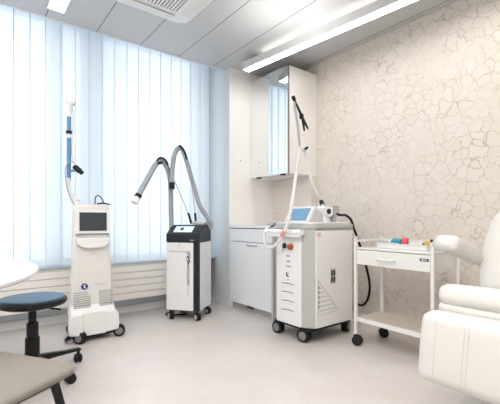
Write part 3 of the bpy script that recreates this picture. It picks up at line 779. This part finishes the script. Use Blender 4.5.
# white treatment hose looping down in front of the screen
def gx(px, py, X=1.94): return at(px, py, X=X) - Vector((2.03, 1.90, 0))
tube('treatment_hose', [gm(299.8, 150), gm(298.4, 160, 2.06), gm(296, 175, 2.08), gx(293.3, 195, 1.97), gx(290.2, 213, 1.93), gx(286, 228, 1.91), gx(280, 240, 1.91), gx(272.5, 247, 1.92), gx(266.5, 246.5, 1.94), gx(264.2, 240, 1.96), gx(265, 232, 2.0), gx(268, 227.5, 2.03), gx(272, 226, 2.07)], .0135, M['hose'], m3, 12)
tube('hose_connector', [gx(269.5, 226.5, 2.04), gx(274, 223.5, 2.10)], .022, M['steel'], m3, 14, False)
p0, p1 = gx(284.6, 231, 1.905), gx(281.8, 236.5, 1.905); tube('hose_tag', [p0, p1], .0175, M['palered'], m3, 12, False)
# black supply cable to the wall
def wallp(px, py, X): return at(px, py, X=X) - Vector((2.03, 1.90, 0))
tube('supply_cable', [g3(335, 213.5, 1.97), g3(340, 215, 1.96), g3(346, 215.5, 1.96), g3(351, 220, 1.95), wallp(354, 229, 2.70), wallp(358.5, 241, 2.80), wallp(365, 262, 2.90), wallp(369.5, 283, 2.95), wallp(368.3, 297, 2.95), wallp(363, 305, 2.94), wallp(356, 304, 2.90)], .011, M['black'], m3, 10)

# ------------------------------------------------------------------ TROLLEY
pfl = at(357, 345, Z=0); 
tr_ = thing('trolley', 'white metal instrument trolley with one drawer and a lower shelf by the wall', 'trolley', (2.345, 1.72, 0), math.radians(-2.5))
# local : x into depth 0..0.45 ; y 0 .. -0.60
DX, DY = .33, .60
bm = None
for (x_, y_, zt, cap) in ((0, 0, .815, 1), (0, -DY, .815, 1), (DX, 0, .83, 0), (DX, -DY, .83, 0)):
    pst = box('post', x_ - .011, x_ + .011, y_ - .011, y_ + .011, .085, zt, M['enamel'], tr_, bev=.003)
    box('post_cap', x_ - .012, x_ + .012, y_ - .012, y_ + .012, zt, zt + .018, M['rubber'] if (x_ == 0 and y_ < 0) else M['lightgrey'], pst, bev=.003)
bm = bmesh.new(); add_box(bm, .011, DX - .011, -.009, .009, .790, .808, .002); add_box(bm, DX - .009, DX + .009, -DY + .011, -.011, .790, .808, .002)
link('rail', bm, M['enamel'], tr_, smooth=True)
bm = bmesh.new(); add_box(bm, .0, DX, -DY + .012, -.012, .735, .750, .002); link('tray_top', bm, M['enamel'], tr_, smooth=True)
bm = bmesh.new(); add_box(bm, .02, DX, -DY + .012, -DY + .022, .625, .734); add_box(bm, .02, DX, -.022, -.012, .625, .734); add_box(bm, DX - .01, DX, -DY + .02, -.02, .625, .734); add_box(bm, .02, DX, -DY + .02, -.02, .622, .630)
link('drawer_case', bm, M['enamel'], tr_)
dw = box('drawer', -.008, .014, -DY + .014, -.014, .622, .731, M['enamel'], tr_, bev=.003)
bm = bmesh.new(); add_tube(bm, [(-.008, -.20, .672), (-.030, -.21, .676), (-.034, -.27, .676), (-.030, -.33, .676), (-.008, -.34, .672)], .007, 8)
link('handle', bm, M['enamel'], dw, smooth=True)
bgd = box('badge', -.010, -.007, -.578, -.518, .690, .708, M['navy'], dw, bev=0)
text('lettering', 'MEGA', .014, M['white'], bgd, T(-.0105, -.548, .699) @ FACE_NX, sx=1.1)
bm = bmesh.new(); add_box(bm, -.002, DX + .002, -DY + .002, -.002, .185, .215, .003); sh = link('shelf', bm, M['enamel'], tr_, smooth=True)
box('shelf_mat', .02, DX - .02, -DY + .02, -.02, .215, .218, M['matt'], sh, bev=0)
for (x_, y_, rz) in ((0, 0, -1.2), (0, -DY, -1.4), (DX, 0, -.8), (DX, -DY, -1.0)):
    castor(tr_, x_, y_, .038, rz, .10, .020, hubm=M['rubber'], off=.012)

# things on the trolley : world coordinates
zt_ = .751
def on(px, py): return at(px, py, Z=zt_)
tw = thing('instrument_tray', 'shallow white tray holding small supplies on the trolley top', 'tray', (2.535, 1.385, zt_), math.radians(-5))
bm = bmesh.new(); hx_, hy_ = .12, .20
add_box(bm, -hx_, hx_, -hy_, hy_, 0, .004)
for (a, b, c_, d_) in ((-hx_, -hx_ + .004, -hy_, hy_), (hx_ - .004, hx_, -hy_, hy_), (-hx_, hx_, -hy_, -hy_ + .004), (-hx_, hx_, hy_ - .004, hy_)): add_box(bm, a, b, c_, d_, .004, .032)
link('basin', bm, M['white'], tw)
bm = bmesh.new()
for (a, b, c_, d_) in ((-hx_ - .008, -hx_ + .004, -hy_ - .008, hy_ + .008), (hx_ - .004, hx_ + .008, -hy_ - .008, hy_ + .008), (-hx_, hx_, -hy_ - .008, -hy_ + .004), (-hx_, hx_, hy_ - .004, hy_ + .008)): add_box(bm, a, b, c_, d_, .032, .036, .001)
link('rim', bm, M['white'], tw)
def item(name, build, loc, label, cat, m, rz=0):
    bm = bmesh.new(); build(bm); o = link(name, bm, m, None, smooth=True, angle=50); o.location = loc; o.rotation_euler = (0, 0, rz); tag(o, label, cat); return o
zz = zt_ + .005
b_ = thing('squeeze_bottle', 'teal squeeze bottle lying at the left end of the tray', 'bottle', (2.552, 1.510, zz + .034), 1.57)
bm = bmesh.new(); add_tube(bm, [(-.05, 0, 0), (.02, 0, 0), (.035, 0, 0)], lambda t: .028 if t < .8 else .016, 14, False); link('bottle_body', bm, M['teal'], b_, smooth=True)
tube('bottle_cap', [(.034, 0, 0), (.055, 0, 0)], .012, M['skyblue'], b_, 12, False)
item('gel_tube', lambda bm: add_pillow(bm, .075, .045, .070, .014, 5), (2.53, 1.425, zz + .036), 'round-edged pink sachet beside the teal bottle in the tray', 'sachet', M['pink'], .4)
item('wipes_packet', lambda bm: add_pillow(bm, .060, .075, .030, .012, 5), (2.480, 1.49, zz + .017), 'pale blue wipes packet at the front left of the tray', 'packet', M['skyblue'], -.3)
def papers(bm):
    for i in range(6): add_box(bm, -.055 + .002 * i, .055 - .001 * i, -.048, .048 - .002 * i, i * .007, i * .007 + .0065, 0, 1, T(0, 0, 0, 0, 0, .03 * i))
item('gauze_stack', papers, (2.53, 1.338, zz), 'neat stack of folded white gauze in the tray middle', 'gauze', M['white'], .1)
item('cardboard_box', lambda bm: add_box(bm, -.035, .035, -.040, .040, 0, .052, .002), (2.55, 1.245, zz), 'small mustard yellow carton at the right end of the tray', 'box', M['yellow'], .3)
item('dropper_vial', lambda bm: (add_lathe(bm, [(.011, 0), (.013, .004), (.013, .030), (.006, .036), (.006, .044), (.009, .045), (.008, .055)], 14)), (2.60, 1.24, zz), 'small brown vial standing behind the mustard carton', 'vial', M['brown'])
item('red_cap', lambda bm: add_lathe(bm, [(.012, 0), (.013, .018), (.009, .024)], 14), (2.475, 1.27, zz), 'little red cap at the front right of the tray', 'cap', M['palered'])

# ------------------------------------------------------------------ TREATMENT CHAIR (faces -X)
tc_ = thing('treatment_chair', 'large white leather treatment chair with padded armrests at the right edge', 'chair', (1.95, .50, 0))
def W(x, y, z): return Vector((x - 1.95, y - .50, z))
def wm(x, y, z, rx=0, ry=0, rz=0): return T(x - 1.95, y - .50, z, rx, ry, rz)
# hanging leg rest
lr = pillow('leg_rest', .13, .66, .305, .042, M['leather'], tc_, (.008, .004, .004), wm(1.635, .490, .400, 0, math.radians(3)), n=16)
for v in lr.data.vertices:      # flares outwards towards the foot end
    f = max(0, (.56 - v.co.z) / .3); v.co.y = (v.co.y + .01) * (1 + .055 * f) - .01
from mathutils.bvhtree import BVHTree
bvh = BVHTree.FromPolygons([v.co.copy() for v in lr.data.vertices], [tuple(p.vertices) for p in lr.data.polygons])
for yy in (.745, .632, .615, .36, .343, .230):
    pts = []
    for i in range(13):
        z = .525 - .245 * i / 12
        h = bvh.ray_cast(W(1.3, yy + .012 * i / 12, z), Vector((1, 0, 0)))[0]
        if h is not None: pts.append(h + Vector((-.0003, 0, 0)))
    bm = bmesh.new(); add_tube(bm, pts, .0013, 6, k=3); link('seam', bm, M['seam'], lr, smooth=True)
# seat : folded underlayer and thick cushion, both tipped back
pillow('seat_base', .46, .63, .050, .023, M['leather'], tc_, (.006, .006, .004), wm(1.92, .487, .535, 0, math.radians(6)))
se = pillow('seat', .46, .640, .100, .044, M['leather'], tc_, (.006, .008, .006), wm(1.915, .484, .585, 0, math.radians(9)), n=16)
# backrest leaning away
bk = pillow('backrest', .14, .61, .46, .065, M['leather'], tc_, (.012, .01, .01), wm(2.20, .485, .785, 0, math.radians(14)), n=16)
for v in bk.data.vertices:
    f = max(0, (v.co.z - .66) / .35); v.co.y = (v.co.y + .015) * (1 - .16 * f * f) - .015
pillow('headrest', .10, .30, .12, .045, M['leather'], bk, (.01, .01, .01), wm(2.27, .42, 1.05, 0, math.radians(14)))
# armrests : padded, tipped up towards the front
def armrest(pa, pb, w0, w1, name='armrest'):
    bm = bmesh.new(); n_ = 14; rings = []
    d_ = (pb - pa); L_ = d_.length; d_.normalize(); side = d_.cross(Vector((0, 0, 1))).normalized(); up = side.cross(d_)
    for i in range(n_ + 1):
        t_ = i / n_; e = min(1.0, math.sqrt(max(0, 1 - (max(0, abs(t_ - .5) - .36) / .14) ** 2)) + .05)
        c_ = pa.lerp(pb, t_) + up * (.012 * math.sin(PI * t_)); hw = (w0 + (w1 - w0) * t_) / 2 * e; hh = (.040 + .018 * t_) * e * .80
        rings.append([bm.verts.new(c_ + side * (math.copysign(abs(math.cos(a)) ** .6, math.cos(a)) * hw) + up * (math.copysign(abs(math.sin(a)) ** .7, math.sin(a)) * hh)) for a in [2 * PI * q / 20 for q in range(20)]])
    for a, b in zip(rings[:-1], rings[1:]):
        for i in range(20): bm.faces.new((a[i], a[(i + 1) % 20], b[(i + 1) % 20], b[i]))
    bm.faces.new(rings[0][::-1]); bm.faces.new(rings[-1])
    return link(name, bm, M['leather'], tc_, smooth=True, angle=80)
armrest(W(2.19, .815, .735), W(1.915, .885, .845), .10, .15)
armrest(W(2.19, .155, .735), W(1.90, .09, .838), .10, .15)
tube('armrest_bracket', [W(2.22, .745, .66), W(2.22, .79, .70), W(2.18, .81, .725)], .018, M['cream'], tc_, 10)
tube('armrest_bracket', [W(2.22, .22, .66), W(2.22, .18, .70), W(2.18, .16, .725)], .018, M['cream'], tc_, 10)
# pedestal
pillow('base', .62, .56, .085, .040, M['leather'], tc_, (0, 0, .0), wm(2.15, .515, .043), n=12)
pillow('pedestal', .34, .34, .42, .04, M['white'], tc_, (0, 0, 0), wm(2.02, .47, .32), n=8)

# ------------------------------------------------------------------ STOOL
st = thing('stool', 'black round swivel stool with a blue seat under the table edge', 'stool', (.30, 2.57, 0))
lathe('seat_shell', [(.05, .425), (.15, .430), (.183, .442), (.192, .456), (.190, .472), (.176, .480)], M['black'], st, seg=48)
lathe('seat_pad', [(.176, .4795), (.172, .486), (.150, .4895), (.0, .488)], M['seatblue'], st, seg=48)
lathe('gas_column', [(.040, .11), (.040, .24), (.033, .245), (.033, .33), (.022, .335), (.022, .425)], M['black'], st, seg=20)
bm = bmesh.new(); add_tube(bm, [(.02, 0, .418), (.10, -.06, .412), (.14, -.09, .408)], .006, 8); link('lever', bm, M['black'], st, smooth=True)
bm = bmesh.new(); add_lathe(bm, [(.045, .075), (.048, .09), (.042, .125), (.034, .14)], 20)
for k in range(5):
    a = math.radians(14 - 72 * k + 1)
    add_prism(bm, [(.03, .085), (.03, .128), (.20, .105), (.295, .098), (.30, .080)], 'y', -.019, .019, .006, 2, T(0, 0, 0, 0, 0, a))
link('star_base', bm, M['black'], st, smooth=True)
for k in range(5):
    a = math.radians(15 - 72 * k); castor(st, .285 * math.cos(a), .285 * math.sin(a), .027, a + 1.3, .082, .018, hubm=M['black'], off=.010)

# ------------------------------------------------------------------ ROUND TABLE
tb = thing('round_table', 'white oval table top at the left edge of the room', 'table', (-.272, 2.22, 0))
def ell(a, b, n=72): return [(a * math.cos(2 * PI * i / n), b * math.sin(2 * PI * i / n)) for i in range(n)]
bm = bmesh.new()
ring(bm, ell(.535, .775), .695, ell(.55, .79), .706); ring(bm, ell(.55, .79), .706, ell(.55, .79), .716); ring(bm, ell(.55, .79), .716, ell(.546, .786), .720)
bmesh.ops.remove_doubles(bm, verts=bm.verts, dist=1e-4)
es_ = [e for e in bm.edges if e.is_boundary]; bmesh.ops.holes_fill(bm, edges=es_, sides=0)
link('tabletop', bm, M['table'], tb, smooth=True, angle=25)
lathe('column', [(.24, 0), (.24, .012), (.05, .03), (.035, .05), (.035, .66), (.09, .68), (.09, .6945)], M['lightgrey'], tb, T(-.05, 0, 0), 28)

# ------------------------------------------------------------------ VISITOR CHAIR
e1 = Vector((.927, .375, 0)); vc_c = Vector((-.040, 1.405, 0)); av = math.radians(34)
vc = thing('visitor_chair', 'taupe upholstered chair with thin black legs in the lower left foreground', 'chair', vc_c, av)
def rr2(h, r): return rrect(h, h, r, 7)
bm = bmesh.new()
pr_ = [(.428, .225, .05), (.440, .245, .055), (.452, .250, .055), (.462, .243, .05), (.467, .225, .05), (.468, .12, .04)]
for (z0, h0, r0), (z1, h1, r1) in zip(pr_[:-1], pr_[1:]): ring(bm, rr2(h0, r0), z0, rr2(h1, r1), z1)
bmesh.ops.remove_doubles(bm, verts=bm.verts, dist=1e-5)
bmesh.ops.holes_fill(bm, edges=[e for e in bm.edges if e.is_boundary], sides=0)
link('seat', bm, M['fabric'], vc, smooth=True, angle=60)
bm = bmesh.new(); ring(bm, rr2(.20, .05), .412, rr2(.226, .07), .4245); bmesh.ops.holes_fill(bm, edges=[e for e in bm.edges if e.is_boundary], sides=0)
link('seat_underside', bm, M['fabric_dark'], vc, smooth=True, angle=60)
for (sx_, sy_) in ((1, 1), (1, -1), (-1, 1), (-1, -1)):
    tube('leg', [(sx_ * .200, sy_ * .172, .415), (sx_ * .285, sy_ * .22, 0.0)], lambda t: .015 - .004 * t, M['black'], vc, 12, False)
pillow('backrest', .035, .40, .17, .016, M['fabric'], vc, (.004, .003, .002), T(-.245, 0, .595), n=8)
for s in (-1, 1): tube('back_support', [(-.20, s * .12, .42), (-.245, s * .12, .44), (-.25, s * .12, .55)], .009, M['black'], vc, 8)

# ------------------------------------------------------------------ lights
def area(name, loc, rot, sx, sy, e, col):
    L = bpy.data.lights.new(name, 'AREA'); L.shape = 'RECTANGLE'; L.size = sx; L.size_y = sy; L.energy = e; L.color = col
    o = bpy.data.objects.new(name, L); C.objects.link(o); o.location = loc; o.rotation_euler = rot; return o
# unseen fill lights added under the ceiling, outside the view
area('unseen_fill_light', (0.1, 0.5, HC - .02), (0, 0, 0), 2.2, 1.4, 50, (1, .965, .935))
area('unseen_fill_light', (-.9, 1.7, HC - .02), (0, 0, 0), 1.0, 1.6, 20, (1, .965, .935))

def spot(loc, tgt, e, ang):
    L = bpy.data.lights.new('glow_fill_spot', 'SPOT'); L.energy = e; L.spot_size = math.radians(ang); L.spot_blend = 1.0; L.color = (1, .975, .94); L.shadow_soft_size = .08
    o = bpy.data.objects.new('glow_fill_spot', L); C.objects.link(o); o.location = loc; o.rotation_euler = (Vector(tgt) - Vector(loc)).to_track_quat('-Z', 'Y').to_euler()
spot((2.05, 2.1, 2.05), (2.02, 2.1, 2.65), 14, 115)  # added spot without a fitting, stands in for the pendant's glow on the ceiling
wd = bpy.data.worlds.new('sky'); S.world = wd; wd.use_nodes = True; nt = wd.node_tree; n = nt.nodes; l = nt.links
bg = n['Background']; tc = n.new('ShaderNodeTexCoord'); sx = n.new('ShaderNodeSeparateXYZ'); l.new(tc.outputs['Generated'], sx.inputs[0])
cr = n.new('ShaderNodeValToRGB'); e = cr.color_ramp.elements
e[0].position = 0.0; e[0].color = (.56, .62, .68, 1); e[1].position = 1; e[1].color = (.91, .945, 1.0, 1)
q = e.new(.56); q.color = (.66, .73, .81, 1); q = e.new(.585); q.color = (.92, .95, 1.0, 1)
ma = n.new('ShaderNodeMapRange'); ma.inputs[1].default_value = -1; ma.inputs[2].default_value = 1
l.new(sx.outputs['Z'], ma.inputs[0]); l.new(ma.outputs[0], cr.inputs[0]); l.new(cr.outputs[0], bg.inputs[0]); bg.inputs[1].default_value = 1.75

# ------------------------------------------------------------------ camera
cam = bpy.data.cameras.new('camera'); co = bpy.data.objects.new('camera', cam); C.objects.link(co)
cam.sensor_width = 36; cam.lens = F / 500 * 36; cam.clip_start = .02
co.location = (0, 0, H)
co.rotation_euler = (PI / 2, 0, math.atan2(-FW.x, FW.y))
cam.shift_y = (HY - 202) / 500.0
S.camera = co
S.view_settings.view_transform = 'Standard'
S.view_settings.exposure = 0.62
S.cycles.use_denoising = True
S.cycles.max_bounces = 10; S.cycles.diffuse_bounces = 6; S.cycles.transparent_max_bounces = 12
S.cycles.sample_clamp_indirect = 6.0
